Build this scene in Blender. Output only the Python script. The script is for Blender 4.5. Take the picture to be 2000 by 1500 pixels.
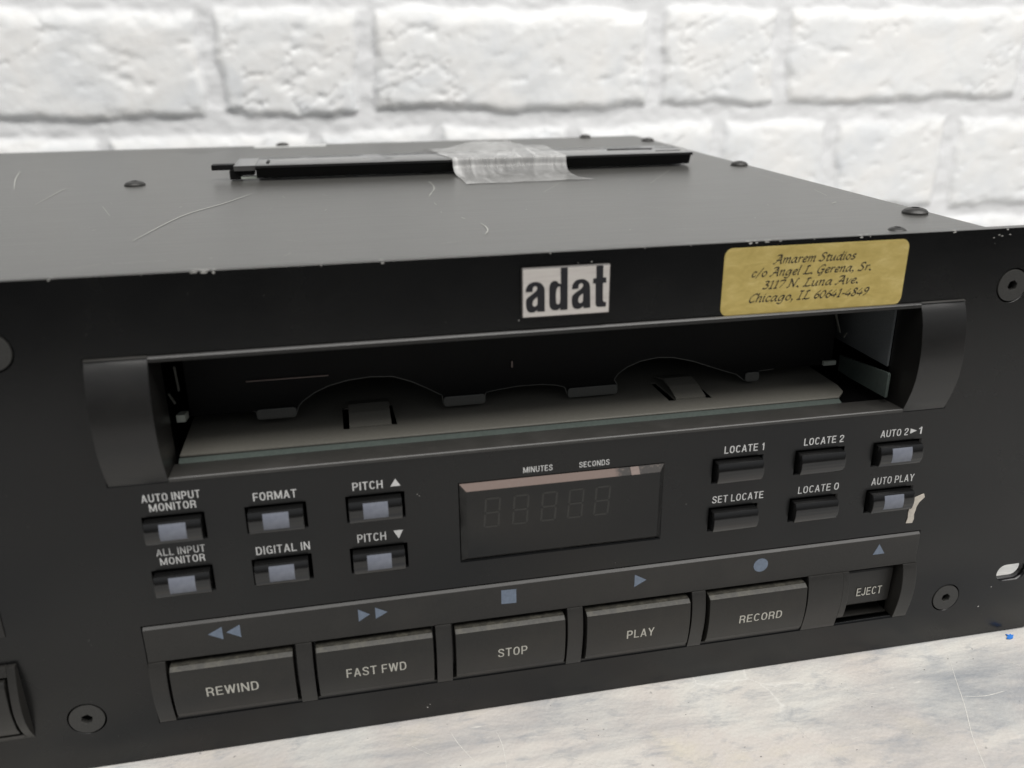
import bpy, bmesh, math, random
import numpy as np
from mathutils import Matrix, Vector

for o in list(bpy.data.objects):
    bpy.data.objects.remove(o)
SC = bpy.context.scene
COL = SC.collection
S = 0.001                     # the scene is laid out in millimetres
random.seed(7)
RNG = np.random.default_rng(11)

# ------------------------------------------------------------------ camera
cd = bpy.data.cameras.new('camera')
cam = bpy.data.objects.new('camera', cd)
COL.objects.link(cam)
R = [[0.97991857, 0.18282018, 0.07960137],
     [-0.19921466, 0.91474096, 0.35151457],
     [-0.00855068, -0.36031341, 0.93279212]]
C = (4.1203, -195.1848, 176.6767)
M = Matrix.Identity(4)
for i in range(3):
    M[i][0] = R[i][0]
    M[i][1] = R[i][2]
    M[i][2] = -R[i][1]
    M[i][3] = C[i] * S
cam.matrix_world = M
cd.sensor_fit = 'HORIZONTAL'
cd.sensor_width = 36
cd.lens = 1670.187 / 2000 * 36
cd.clip_start = 0.005
cd.clip_end = 20
cd.dof.use_dof = True
cd.dof.focus_distance = 0.262
cd.dof.aperture_fstop = 12.5
SC.camera = cam

# ------------------------------------------------------------------ light
w = bpy.data.worlds.new('World')
SC.world = w
w.use_nodes = True
bg = w.node_tree.nodes['Background']
# the room round the table: pale walls and ceiling above, a dark floor below
wt = w.node_tree
wtc = wt.nodes.new('ShaderNodeTexCoord')
wsx = wt.nodes.new('ShaderNodeSeparateXYZ')
wcr = wt.nodes.new('ShaderNodeValToRGB')
wcr.color_ramp.elements[0].position = 0.46
wcr.color_ramp.elements[0].color = (0.03, 0.03, 0.03, 1)
wcr.color_ramp.elements[1].position = 0.62
wcr.color_ramp.elements[1].color = (0.93, 0.96, 1.0, 1)
wma = wt.nodes.new('ShaderNodeMapRange')
wma.inputs[1].default_value = -1
wma.inputs[2].default_value = 1
wt.links.new(wtc.outputs['Generated'], wsx.inputs[0])
wt.links.new(wsx.outputs[2], wma.inputs[0])
wt.links.new(wma.outputs[0], wcr.inputs[0])
wt.links.new(wcr.outputs[0], bg.inputs[0])
bg.inputs[1].default_value = 0.31


def area(name, loc, target, sx, sy, power, col):
    l = bpy.data.lights.new(name, 'AREA')
    l.shape = 'RECTANGLE'
    l.size = sx
    l.size_y = sy
    l.energy = power
    l.color = col
    o = bpy.data.objects.new(name, l)
    o.location = loc
    d = Vector(target) - Vector(loc)
    o.rotation_euler = d.to_track_quat('-Z', 'Y').to_euler()
    COL.objects.link(o)
    return o


area('ceiling_lamp', (0.10, -0.42, 1.20), (0.05, 0.2, 0.05), 1.3, 0.7, 17.6, (1.0, 0.975, 0.94))
area('room_lamp', (1.0, -0.66, 1.28), (0.05, 0.2, 0.15), 0.8, 0.6, 9.5, (1.0, 0.97, 0.94))

SC.view_settings.view_transform = 'Standard'
SC.view_settings.look = 'None'
SC.view_settings.exposure = 0.0
SC.view_settings.gamma = 1.0
SC.view_settings.use_curve_mapping = False
SC.render.engine = 'CYCLES'


# ------------------------------------------------------------------ materials
def new_mat(name):
    m = bpy.data.materials.new(name)
    m.use_nodes = True
    nt = m.node_tree
    return m, nt, nt.nodes['Principled BSDF']


def N(nt, t, **kw):
    n = nt.nodes.new(t)
    for k, v in kw.items():
        if k in n.inputs:
            n.inputs[k].default_value = v
        else:
            setattr(n, k, v)
    return n


def ramp(nt, fac, stops, interp='LINEAR'):
    r = N(nt, 'ShaderNodeValToRGB')
    r.color_ramp.interpolation = interp
    e = r.color_ramp.elements
    while len(e) > 1:
        e.remove(e[-1])
    e[0].position = stops[0][0]
    e[0].color = (*stops[0][1], 1)
    for p, c in stops[1:]:
        x = e.new(p)
        x.color = (*c, 1)
    nt.links.new(fac, r.inputs[0])
    return r.outputs[0]


def noise(nt, scale, detail=3, rough=0.5, vec=None, dist=0.0):
    n = N(nt, 'ShaderNodeTexNoise')
    n.inputs['Scale'].default_value = scale
    n.inputs['Detail'].default_value = detail
    n.inputs['Roughness'].default_value = rough
    n.inputs['Distortion'].default_value = dist
    if vec is not None:
        nt.links.new(vec, n.inputs['Vector'])
    return n.outputs[0]


def coords(nt, scale=(1, 1, 1), rot=(0, 0, 0)):
    t = N(nt, 'ShaderNodeTexCoord')
    mp = N(nt, 'ShaderNodeMapping')
    mp.inputs['Scale'].default_value = scale
    mp.inputs['Rotation'].default_value = rot
    nt.links.new(t.outputs['Object'], mp.inputs[0])
    return mp.outputs[0]


def mix(nt, fac, a, b):
    m = N(nt, 'ShaderNodeMix', data_type='RGBA')
    if isinstance(fac, float):
        m.inputs[0].default_value = fac
    else:
        nt.links.new(fac, m.inputs[0])
    for i, c in ((6, a), (7, b)):
        if isinstance(c, tuple):
            m.inputs[i].default_value = (*c, 1)
        else:
            nt.links.new(c, m.inputs[i])
    return m.outputs[2]


def bump(nt, h, strength, dist):
    b = N(nt, 'ShaderNodeBump')
    b.inputs['Strength'].default_value = strength
    b.inputs['Distance'].default_value = dist
    nt.links.new(h, b.inputs['Height'])
    return b.outputs[0]


def grainy(name, c1, c2, rough, spec=0.5, scale=2500.0, bstr=0.25, bdist=0.00006, smear=None, rvar=0.08, metal=0.0, big=40.0, stretch=(1, 1, 1)):
    """speckled moulded plastic or powder coat: fine grain, broad uneven sheen"""
    m, nt, p = new_mat(name)
    v = coords(nt)
    g = noise(nt, scale, 2, 0.6, v)
    col = ramp(nt, g, [(0.3, c1), (0.7, c2)])
    vb = coords(nt, stretch)
    b = noise(nt, big, 5, 0.65, vb)
    if smear:
        f = ramp(nt, b, [(0.48, (0, 0, 0)), (0.75, (1, 1, 1))])
        col = mix(nt, f, col, smear)
    nt.links.new(col, p.inputs['Base Color'])
    mr = N(nt, 'ShaderNodeMapRange')
    mr.inputs[3].default_value = rough - rvar
    mr.inputs[4].default_value = rough + rvar
    nt.links.new(b, mr.inputs[0])
    nt.links.new(mr.outputs[0], p.inputs['Roughness'])
    p.inputs['Specular IOR Level'].default_value = spec
    p.inputs['Metallic'].default_value = metal
    if bstr:
        nt.links.new(bump(nt, g, bstr, bdist), p.inputs['Normal'])
    return m


def plain(name, c, rough=0.5, spec=0.5, metal=0.0):
    m, nt, p = new_mat(name)
    v = coords(nt)
    g = noise(nt, 900, 3, 0.6, v)
    col = ramp(nt, g, [(0.3, tuple(x * 0.86 for x in c)), (0.7, tuple(min(1, x * 1.1) for x in c))])
    nt.links.new(col, p.inputs['Base Color'])
    p.inputs['Roughness'].default_value = rough
    p.inputs['Specular IOR Level'].default_value = spec
    p.inputs['Metallic'].default_value = metal
    return m


M_PANEL = grainy('panel_black', (0.0014, 0.0016, 0.0018), (0.0034, 0.0036, 0.0038), 0.26, 0.5, smear=(0.0042, 0.0042, 0.004), rvar=0.09, big=16, scale=2200)
M_LID = grainy('lid_black', (0.056, 0.055, 0.051), (0.074, 0.073, 0.068), 0.34, 1.0, scale=1500, bstr=0.06, big=420, rvar=0.05, stretch=(0.12, 2.5, 1))
M_BEZEL = grainy('bezel_plastic', (0.006, 0.0058, 0.0054), (0.010, 0.0096, 0.009), 0.34, 0.6, smear=(0.012, 0.0112, 0.010), big=50)
M_TRANS = grainy('transport_plastic', (0.013, 0.0125, 0.0112), (0.019, 0.018, 0.0165), 0.40, 0.5, smear=(0.023, 0.0215, 0.019), big=60)
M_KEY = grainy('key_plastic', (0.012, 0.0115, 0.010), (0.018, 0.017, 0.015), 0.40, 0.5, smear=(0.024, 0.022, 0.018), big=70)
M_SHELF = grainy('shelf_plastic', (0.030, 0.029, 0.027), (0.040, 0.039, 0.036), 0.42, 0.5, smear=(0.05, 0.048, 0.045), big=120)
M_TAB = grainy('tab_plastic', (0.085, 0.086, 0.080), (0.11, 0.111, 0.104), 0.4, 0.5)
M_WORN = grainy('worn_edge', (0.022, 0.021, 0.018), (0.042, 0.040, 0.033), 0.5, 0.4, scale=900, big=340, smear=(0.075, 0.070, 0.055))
M_GLOSS = grainy('glossy_cap', (0.0055, 0.0055, 0.0055), (0.0075, 0.0075, 0.0075), 0.17, 0.75, bstr=0.0, big=120, rvar=0.04)
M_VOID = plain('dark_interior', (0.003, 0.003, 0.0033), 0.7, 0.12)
M_FLAP = grainy('flap_plastic', (0.0045, 0.0045, 0.0047), (0.0065, 0.0065, 0.0065), 0.5, 0.14)
M_FLOOR = grainy('tray_grey', (0.155, 0.150, 0.130), (0.18, 0.174, 0.152), 0.55, 0.4, scale=1800)
M_ZINC = grainy('zinc_plate', (0.062, 0.078, 0.070), (0.078, 0.096, 0.087), 0.45, 0.5, scale=1200, bstr=0.1)
M_PALE = plain('pale_metal', (0.42, 0.45, 0.40), 0.4)
M_SCREW = grainy('screw_black', (0.022, 0.022, 0.021), (0.040, 0.039, 0.036), 0.42, 0.5, big=200)
M_INK = plain('legend_white', (0.60, 0.60, 0.59), 0.6, 0.3)
M_INKKEY = plain('key_legend', (0.46, 0.45, 0.40), 0.6, 0.3)
M_ICON = plain('legend_blue', (0.150, 0.185, 0.240), 0.6, 0.3)
M_BLACKINK = plain('black_ink', (0.012, 0.012, 0.015), 0.5, 0.4)
M_CHIP = plain('bare_metal_chip', (0.40, 0.39, 0.37), 0.5)
M_SCRATCH = plain('scratch', (0.38, 0.38, 0.355), 0.5)
M_PAINT = plain('torn_sticker', (0.52, 0.48, 0.42), 0.75, 0.2)
M_BLUE = plain('blue_paper', (0.03, 0.19, 0.62), 0.6)
M_DIGIT = plain('digit_grey', (0.021, 0.021, 0.019), 0.22, 0.5)
M_CREASE = plain('pale_crease', (0.66, 0.65, 0.61), 0.5)
M_SPECK = plain('dark_speck', (0.10, 0.10, 0.10), 0.7)
M_LABEL = plain('white_label', (0.62, 0.63, 0.62), 0.6)


def window_mat():
    m, nt, p = new_mat('lens_blue_grey')
    v = coords(nt)
    g = noise(nt, 500, 3, 0.6, v)
    nt.links.new(ramp(nt, g, [(0.35, (0.135, 0.147, 0.180)), (0.7, (0.175, 0.188, 0.222))]), p.inputs['Base Color'])
    p.inputs['Roughness'].default_value = 0.42
    return m


M_WIN = window_mat()


def glass_mat():
    m, nt, p = new_mat('smoked_acrylic')
    v = coords(nt)
    d = noise(nt, 3800, 2, 0.7, v)
    sp = ramp(nt, d, [(0.74, (0.0040, 0.0040, 0.0038)), (0.80, (0.025, 0.025, 0.023))])
    nt.links.new(sp, p.inputs['Base Color'])
    s = noise(nt, 90, 5, 0.7, v, 1.2)
    nt.links.new(ramp(nt, s, [(0.3, (0.10, 0.10, 0.10)), (0.75, (0.30, 0.30, 0.30))]), p.inputs['Roughness'])
    p.inputs['Specular IOR Level'].default_value = 0.5
    return m


M_GLASS = glass_mat()


def reflection_mat():
    m, nt, p = new_mat('dusty_reflection')  # pinkish reflection painted along the chamfer, darker and dusty at the right end
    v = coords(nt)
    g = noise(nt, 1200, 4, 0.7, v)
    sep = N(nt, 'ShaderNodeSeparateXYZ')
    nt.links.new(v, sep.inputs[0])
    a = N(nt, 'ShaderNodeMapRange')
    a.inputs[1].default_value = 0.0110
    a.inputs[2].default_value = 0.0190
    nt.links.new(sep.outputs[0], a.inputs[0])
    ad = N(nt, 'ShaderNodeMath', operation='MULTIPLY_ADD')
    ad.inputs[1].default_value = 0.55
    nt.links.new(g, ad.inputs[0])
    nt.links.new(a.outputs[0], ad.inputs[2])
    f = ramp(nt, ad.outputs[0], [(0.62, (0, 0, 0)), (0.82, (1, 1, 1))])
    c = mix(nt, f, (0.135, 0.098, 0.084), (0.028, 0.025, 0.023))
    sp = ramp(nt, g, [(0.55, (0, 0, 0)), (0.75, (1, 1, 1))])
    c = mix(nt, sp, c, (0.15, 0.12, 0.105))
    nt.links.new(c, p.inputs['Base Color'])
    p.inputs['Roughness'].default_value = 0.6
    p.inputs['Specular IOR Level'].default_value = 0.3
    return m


M_REFLECT = reflection_mat()


def gold_mat():
    m, nt, p = new_mat('gold_foil')
    v = coords(nt, (1, 1, 2.2), (0, 0.25, 0))
    g = noise(nt, 160, 6, 0.65, v, 0.6)
    f = noise(nt, 1500, 3, 0.6, coords(nt))
    c = ramp(nt, g, [(0.3, (0.60, 0.46, 0.145)), (0.55, (0.72, 0.565, 0.20)), (0.78, (0.86, 0.70, 0.30))])
    nt.links.new(c, p.inputs['Base Color'])
    p.inputs['Metallic'].default_value = 0.62
    nt.links.new(ramp(nt, f, [(0.2, (0.30, 0.30, 0.30)), (0.8, (0.48, 0.48, 0.48))]), p.inputs['Roughness'])
    nt.links.new(bump(nt, g, 0.35, 0.0004), p.inputs['Normal'])
    return m


M_GOLD = gold_mat()


def chrome_mat():
    m, nt, p = new_mat('brushed_badge')
    v = coords(nt, (0.3, 1, 4))
    g = noise(nt, 260, 4, 0.6, v, 0.4)
    nt.links.new(ramp(nt, g, [(0.3, (0.56, 0.52, 0.49)), (0.7, (0.66, 0.63, 0.59))]), p.inputs['Base Color'])
    p.inputs['Metallic'].default_value = 0.25
    p.inputs['Roughness'].default_value = 0.3
    return m


M_CHROME = chrome_mat()


def wall_mat():
    m, nt, p = new_mat('white_painted_brick')
    v = coords(nt)
    g = noise(nt, 26, 6, 0.6, v, 0.5)
    c = ramp(nt, g, [(0.25, (0.74, 0.765, 0.79)), (0.5, (0.83, 0.84, 0.84)), (0.75, (0.86, 0.85, 0.83))])
    st = noise(nt, 70, 5, 0.7, coords(nt, (1.4, 1, 0.9), (0, 0.6, 0)), 0.9)
    f = ramp(nt, st, [(0.64, (0, 0, 0)), (0.80, (0.5, 0.5, 0.5))])
    c = mix(nt, f, c, (0.52, 0.56, 0.60))
    at = N(nt, 'ShaderNodeAttribute', attribute_name='mortar')
    c = mix(nt, ramp(nt, at.outputs['Fac'], [(0.35, (0, 0, 0)), (0.9, (1, 1, 1))]), c, (0.765, 0.775, 0.785))  # shading of the joints painted in as a greyer mortar colour
    nt.links.new(c, p.inputs['Base Color'])
    p.inputs['Roughness'].default_value = 0.6
    p.inputs['Specular IOR Level'].default_value = 0.3
    h = noise(nt, 190, 6, 0.65, v)
    nt.links.new(bump(nt, h, 0.3, 0.0012), p.inputs['Normal'])
    return m


M_WALL = wall_mat()


def table_mat():
    m, nt, p = new_mat('distressed_white_boards')
    v = coords(nt, (0.62, 2.5, 1), (0, 0, -0.22))
    g = noise(nt, 12, 10, 0.66, v, 0.35)
    base = noise(nt, 20, 5, 0.6, coords(nt), 0.4)
    c = ramp(nt, base, [(0.28, (0.59, 0.55, 0.465)), (0.42, (0.565, 0.53, 0.495)), (0.55, (0.61, 0.595, 0.555)), (0.72, (0.52, 0.53, 0.525))])
    f = ramp(nt, g, [(0.41, (0, 0, 0)), (0.52, (0.4, 0.4, 0.4)), (0.64, (1, 1, 1))])
    c = mix(nt, f, c, (0.215, 0.235, 0.265))
    s = noise(nt, 75, 7, 0.7, coords(nt, (1, 2.4, 1), (0, 0, 0.25)), 0.4)
    f2 = ramp(nt, s, [(0.52, (0, 0, 0)), (0.70, (0.75, 0.75, 0.75))])
    c = mix(nt, f2, c, (0.30, 0.315, 0.335))
    k = noise(nt, 330, 2, 0.5, coords(nt))
    f3 = ramp(nt, k, [(0.72, (0, 0, 0)), (0.78, (0.6, 0.6, 0.6))])
    c = mix(nt, f3, c, (0.13, 0.13, 0.13))
    w2 = noise(nt, 120, 3, 0.5, coords(nt, (1, 6, 1), (0, 0, 0.9)))
    f4 = ramp(nt, w2, [(0.68, (0, 0, 0)), (0.74, (0.6, 0.6, 0.6))])
    c = mix(nt, f4, c, (0.72, 0.70, 0.65))
    nt.links.new(c, p.inputs['Base Color'])
    wv2 = N(nt, 'ShaderNodeTexVoronoi', feature='DISTANCE_TO_EDGE')
    wv2.inputs['Scale'].default_value = 19
    nz = N(nt, 'ShaderNodeTexNoise')
    nz.inputs['Scale'].default_value = 30
    nz.inputs['Detail'].default_value = 5
    nt.links.new(coords(nt), nz.inputs['Vector'])
    vm = N(nt, 'ShaderNodeVectorMath', operation='MULTIPLY_ADD')
    vm.inputs[1].default_value = (0.03, 0.03, 0.0)
    nt.links.new(nz.outputs['Color'], vm.inputs[0])
    nt.links.new(coords(nt, (1.0, 0.8, 1)), vm.inputs[2])
    nt.links.new(vm.outputs[0], wv2.inputs['Vector'])
    fc = ramp(nt, wv2.outputs['Distance'], [(0.0, (0.5, 0.5, 0.5)), (0.006, (0, 0, 0))])
    gate = ramp(nt, noise(nt, 12, 2, 0.5, coords(nt)), [(0.56, (0, 0, 0)), (0.62, (1, 1, 1))])
    mm = N(nt, 'ShaderNodeMath', operation='MULTIPLY')
    nt.links.new(fc, mm.inputs[0])
    nt.links.new(gate, mm.inputs[1])
    c = mix(nt, mm.outputs[0], c, (0.74, 0.73, 0.69))
    nt.links.new(c, p.inputs['Base Color'])
    p.inputs['Roughness'].default_value = 0.45
    p.inputs['Specular IOR Level'].default_value = 0.35
    wv = N(nt, 'ShaderNodeTexVoronoi')
    wv.inputs['Scale'].default_value = 900
    nt.links.new(coords(nt), wv.inputs['Vector'])
    nt.links.new(bump(nt, wv.outputs[0], 0.35, 0.0003), p.inputs['Normal'])
    return m


M_TABLE = table_mat()


def tape_mat():
    m, nt, p = new_mat('clear_packing_tape')
    v = coords(nt, (3.2, 1, 1), (0, 0, 0.3))
    g = noise(nt, 40, 5, 0.6, v, 1.2)
    p.inputs['Base Color'].default_value = (0.80, 0.80, 0.79, 1)
    p.inputs['Roughness'].default_value = 0.16
    nt.links.new(ramp(nt, g, [(0.3, (0.22, 0.22, 0.22)), (0.55, (0.36, 0.36, 0.36)), (0.72, (0.66, 0.66, 0.66))]), p.inputs['Alpha'])
    nt.links.new(bump(nt, g, 0.5, 0.0012), p.inputs['Normal'])
    return m


M_TAPE = tape_mat()


# ------------------------------------------------------------------ mesh helpers (millimetres)
def empty(name, loc, label, cat):
    o = bpy.data.objects.new(name, None)
    o.empty_display_size = 0.02
    o.location = [c * S for c in loc]
    o['label'] = label
    o['category'] = cat
    COL.objects.link(o)
    return o


WORLD = {}


def origin_of(o):
    if o is None:
        return Vector((0, 0, 0))
    p = Vector(o.location)
    return p + origin_of(o.parent)


def put(name, me, parent=None):
    """link a mesh whose vertices are in world millimetres; origin goes to its centre"""
    co = np.empty(len(me.vertices) * 3)
    me.vertices.foreach_get('co', co)
    co = co.reshape(-1, 3) * S
    c = (co.min(0) + co.max(0)) / 2
    co -= c
    me.vertices.foreach_set('co', co.ravel())
    me.update()
    o = bpy.data.objects.new(name, me)
    o.parent = parent
    o.location = Vector(c) - origin_of(parent)
    COL.objects.link(o)
    return o


def finish(me, smooth=None):
    if smooth is not None:
        for p in me.polygons:
            p.use_smooth = True
        me.set_sharp_from_angle(angle=math.radians(smooth))


class MB:
    def __init__(self):
        self.v, self.f, self.m = [], [], []

    def add(self, vs, fs, mi=0):
        b = len(self.v)
        self.v += [tuple(x) for x in vs]
        self.f += [tuple(i + b for i in f) for f in fs]
        self.m += [mi] * len(fs)

    def box(self, x0, x1, y0, y1, z0, z1, mi=0):
        v = [(x, y, z) for x in (x0, x1) for y in (y0, y1) for z in (z0, z1)]
        self.add(v, [(0, 1, 3, 2), (4, 6, 7, 5), (0, 4, 5, 1), (2, 3, 7, 6), (0, 2, 6, 4), (1, 5, 7, 3)], mi)

    def prism(self, prof, x0, x1, mi=0):
        """profile of (y, z) points swept along x"""
        n = len(prof)
        v = [(x0, y, z) for y, z in prof] + [(x1, y, z) for y, z in prof]
        f = [tuple(range(n)), tuple(range(2 * n - 1, n - 1, -1))]
        f += [(i, i + n, (i + 1) % n + n, (i + 1) % n) for i in range(n)]
        self.add(v, f, mi)

    def disc_stack(self, cx, cy, cz, rings, seg=28, axis='y', mi=0):
        """lathe: rings = [(radius, offset)] along -y (front) or +z (top)"""
        vs, fs = [], []
        for r, h in rings:
            for k in range(seg):
                a = 2 * math.pi * k / seg
                if axis == 'y':
                    vs.append((cx + r * math.cos(a), cy - h, cz + r * math.sin(a)))
                else:
                    vs.append((cx + r * math.cos(a), cy + r * math.sin(a), cz + h))
        for i in range(len(rings) - 1):
            for k in range(seg):
                a, b = i * seg + k, i * seg + (k + 1) % seg
                fs.append((a, b, b + seg, a + seg))
        fs.append(tuple(range((len(rings) - 1) * seg, len(rings) * seg)))
        self.add(vs, fs, mi)

    def build(self, name, mats, parent=None, bevel=0.0, seg=2, smooth=None, ang=35):
        me = bpy.data.meshes.new(name)
        me.from_pydata(self.v, [], self.f)
        for m in (mats if isinstance(mats, (list, tuple)) else [mats]):
            me.materials.append(m)
        me.polygons.foreach_set('material_index', self.m)
        bm = bmesh.new()
        bm.from_mesh(me)
        bmesh.ops.recalc_face_normals(bm, faces=bm.faces)
        if bevel:
            es = [e for e in bm.edges if len(e.link_faces) == 2 and e.calc_face_angle(0) > math.radians(ang)]
            bmesh.ops.bevel(bm, geom=es, offset=bevel, segments=seg, profile=0.6, affect='EDGES', clamp_overlap=True)
        bm.to_mesh(me)
        bm.free()
        finish(me, smooth if smooth is not None else (16 if bevel else None))
        return put(name, me, parent)


def join_marks(o, mb, mat):
    """wear marks stay inside the mesh of the part they sit on"""
    me = o.data
    base = origin_of(o)
    me.materials.append(mat)
    mi = len(me.materials) - 1
    bm = bmesh.new()
    bm.from_mesh(me)
    vs = [bm.verts.new(Vector(v) * S - base) for v in mb.v]
    for f in mb.f:
        q = bm.faces.new([vs[i] for i in f])
        q.material_index = mi
    bm.to_mesh(me)
    bm.free()


def curve_mesh(loops, thick):
    cu = bpy.data.curves.new('tmp', 'CURVE')
    cu.dimensions = '2D'
    cu.fill_mode = 'BOTH'
    cu.extrude = thick / 2
    for lp in loops:
        sp = cu.splines.new('POLY')
        sp.points.add(len(lp) - 1)
        for q, (a, b) in zip(sp.points, lp):
            q.co = (a, b, 0, 1)
        sp.use_cyclic_u = True
    ob = bpy.data.objects.new('tmp', cu)
    COL.objects.link(ob)
    bpy.context.view_layer.update()
    me = bpy.data.meshes.new_from_object(ob.evaluated_get(bpy.context.evaluated_depsgraph_get()))
    bpy.data.objects.remove(ob)
    bpy.data.curves.remove(cu)
    return me


def plate(name, loops, y0, y1, mat, parent=None, bevel=0.0, flat=False):
    """sheet with holes. upright: loops in (x, z) between y0 (front) and y1; flat: loops in (x, y), z y0..y1"""
    me = curve_mesh(loops, abs(y1 - y0))
    mid = (y0 + y1) / 2
    if flat:
        me.transform(Matrix.Translation((0, 0, mid)))
    else:
        me.transform(Matrix.Translation((0, mid, 0)) @ Matrix.Rotation(math.pi / 2, 4, 'X'))
    bm = bmesh.new()
    bm.from_mesh(me)
    bmesh.ops.remove_doubles(bm, verts=bm.verts, dist=0.002)
    if bevel:
        bmesh.ops.dissolve_limit(bm, angle_limit=0.01, verts=bm.verts, edges=bm.edges)
    bmesh.ops.recalc_face_normals(bm, faces=bm.faces)
    if bevel:
        es = [e for e in bm.edges if len(e.link_faces) == 2 and e.calc_face_angle(0) > math.radians(50)]
        bmesh.ops.bevel(bm, geom=es, offset=bevel, segments=2, profile=0.6, affect='EDGES', clamp_overlap=True)
    bm.to_mesh(me)
    bm.free()
    me.name = name
    me.materials.clear()
    me.materials.append(mat)
    finish(me, 16 if bevel else None)
    return put(name, me, parent)


def rect(x0, x1, z0, z1):
    return [(x0, z0), (x1, z0), (x1, z1), (x0, z1)]


def rrect(x0, x1, z0, z1, r, n=6):
    o = []
    for cx, cz, a0 in ((x1 - r, z0 + r, -90), (x1 - r, z1 - r, 0), (x0 + r, z1 - r, 90), (x0 + r, z0 + r, 180)):
        for k in range(n + 1):
            a = math.radians(a0 + 90 * k / n)
            o.append((cx + r * math.cos(a), cz + r * math.sin(a)))
    return o


def circ(cx, cz, r, n=36, a0=0):
    return [(cx + r * math.cos(a0 + 2 * math.pi * k / n), cz + r * math.sin(a0 + 2 * math.pi * k / n)) for k in range(n)]


def smooth_loop(pts, it=2):
    """Chaikin rounding that keeps hard corners (turns over 60 degrees)"""
    for _ in range(it):
        out = []
        n = len(pts)
        for i in range(n):
            p0, p1, p2 = Vector(pts[i - 1]), Vector(pts[i]), Vector(pts[(i + 1) % n])
            a, b = p1 - p0, p2 - p1
            if a.length < 1e-6 or b.length < 1e-6 or a.angle(b) > math.radians(58):
                out.append(tuple(p1))
            else:
                out.append(tuple(p1 - a * 0.25))
                out.append(tuple(p1 + b * 0.25))
        pts = out
    return pts


def arc(cx, cz, rx, rz, a0, a1, n=8, e=2.4):
    o = []
    for k in range(n + 1):
        a = math.radians(a0 + (a1 - a0) * k / n)
        c, d = math.cos(a), math.sin(a)
        o.append((cx + rx * math.copysign(abs(c) ** (2 / e), c), cz + rz * math.copysign(abs(d) ** (2 / e), d)))
    return o


def spline(pts, n=5):
    if len(pts) < 3:
        return list(pts)
    P = [pts[0]] + list(pts) + [pts[-1]]
    out = []
    for i in range(1, len(P) - 2):
        p0, p1, p2, p3 = (np.array(q) for q in P[i - 1:i + 3])
        for k in range(n):
            t = k / n
            out.append(tuple(0.5 * (2 * p1 + (p2 - p0) * t + (2 * p0 - 5 * p1 + 4 * p2 - p3) * t * t + (3 * p1 - p0 - 3 * p2 + p3) * t ** 3)))
    out.append(tuple(pts[-1]))
    return out


# narrow grotesque capitals drawn as centre lines on a cap height of 1; (strokes, width)
_O = arc(.29, .5, .215, .43, 0, 360, 32)
CAPS = {
    'I': ([[(.07, 0), (.07, 1)]], .14),
    'L': ([[(.07, 1), (.07, .07), (.47, .07)]], .47),
    'E': ([[(.49, .93), (.07, .93), (.07, .07), (.51, .07)], [(.1, .52), (.46, .52)]], .51),
    'F': ([[(.48, .93), (.07, .93), (.07, 0)], [(.1, .49), (.43, .49)]], .48),
    'T': ([[(0, .93), (.52, .93)], [(.26, .9), (.26, 0)]], .52),
    'H': ([[(.07, 0), (.07, 1)], [(.51, 0), (.51, 1)], [(.1, .52), (.48, .52)]], .58),
    'N': ([[(.07, 0), (.07, 1)], [(.52, 0), (.52, 1)], [(.08, .97), (.51, .03)]], .59),
    'M': ([[(.07, 0), (.07, 1)], [(.67, 0), (.67, 1)], [(.08, .97), (.37, .08)], [(.66, .97), (.37, .08)]], .74),
    'A': ([[(.06, 0), (.29, .97)], [(.53, 0), (.30, .97)], [(.15, .31), (.44, .31)]], .59),
    'U': ([[(.07, 1), (.07, .34)] + arc(.285, .34, .215, .27, 180, 360, 10)[1:-1] + [(.50, .34), (.50, 1)]], .57),
    'O': ([_O], .58), '0': ([_O], .58),
    'C': ([arc(.29, .5, .215, .43, 38, 322, 26)], .56),
    'G': ([arc(.29, .5, .215, .43, 38, 318, 26), [(.50, .02), (.50, .47), (.31, .47)]], .57),
    'D': ([[(.07, .07), (.07, .93), (.24, .93)] + arc(.26, .5, .235, .43, 80, -80, 14) + [(.24, .07), (.07, .07)]], .57),
    'P': ([[(.07, 0), (.07, .93), (.27, .93)] + arc(.28, .69, .19, .24, 80, -80, 10) + [(.27, .45), (.1, .45)]], .54),
    'R': ([[(.07, 0), (.07, .93), (.27, .93)] + arc(.28, .70, .195, .23, 80, -80, 10) + [(.27, .47), (.1, .47)], [(.30, .47), (.42, .40), (.46, .28), (.475, 0)]], .56),
    'S': ([spline([(.47, .72), (.43, .87), (.27, .93), (.12, .87), (.085, .71), (.18, .58), (.37, .47), (.475, .31), (.43, .13), (.27, .07), (.11, .13), (.06, .30)], 3)], .54),
    'J': ([[(.36, 1), (.36, .3)] + arc(.20, .3, .16, .23, 0, -175, 10)], .43),
    'W': ([[(.05, 1), (.21, .02)], [(.21, .02), (.39, .97)], [(.39, .97), (.57, .02)], [(.57, .02), (.73, 1)]], .78),
    'Y': ([[(.05, 1), (.27, .45)], [(.51, 1), (.29, .45)], [(.28, .48), (.28, 0)]], .56),
    '1': ([[(.06, .74), (.2, .80), (.26, .96)], [(.26, 0), (.26, 1)]], .34),
    '2': ([spline([(.07, .66), (.10, .86), (.27, .93), (.44, .85), (.45, .67), (.33, .47), (.13, .24), (.08, .09)], 3), [(.04, .07), (.50, .07)]], .51)}


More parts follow.
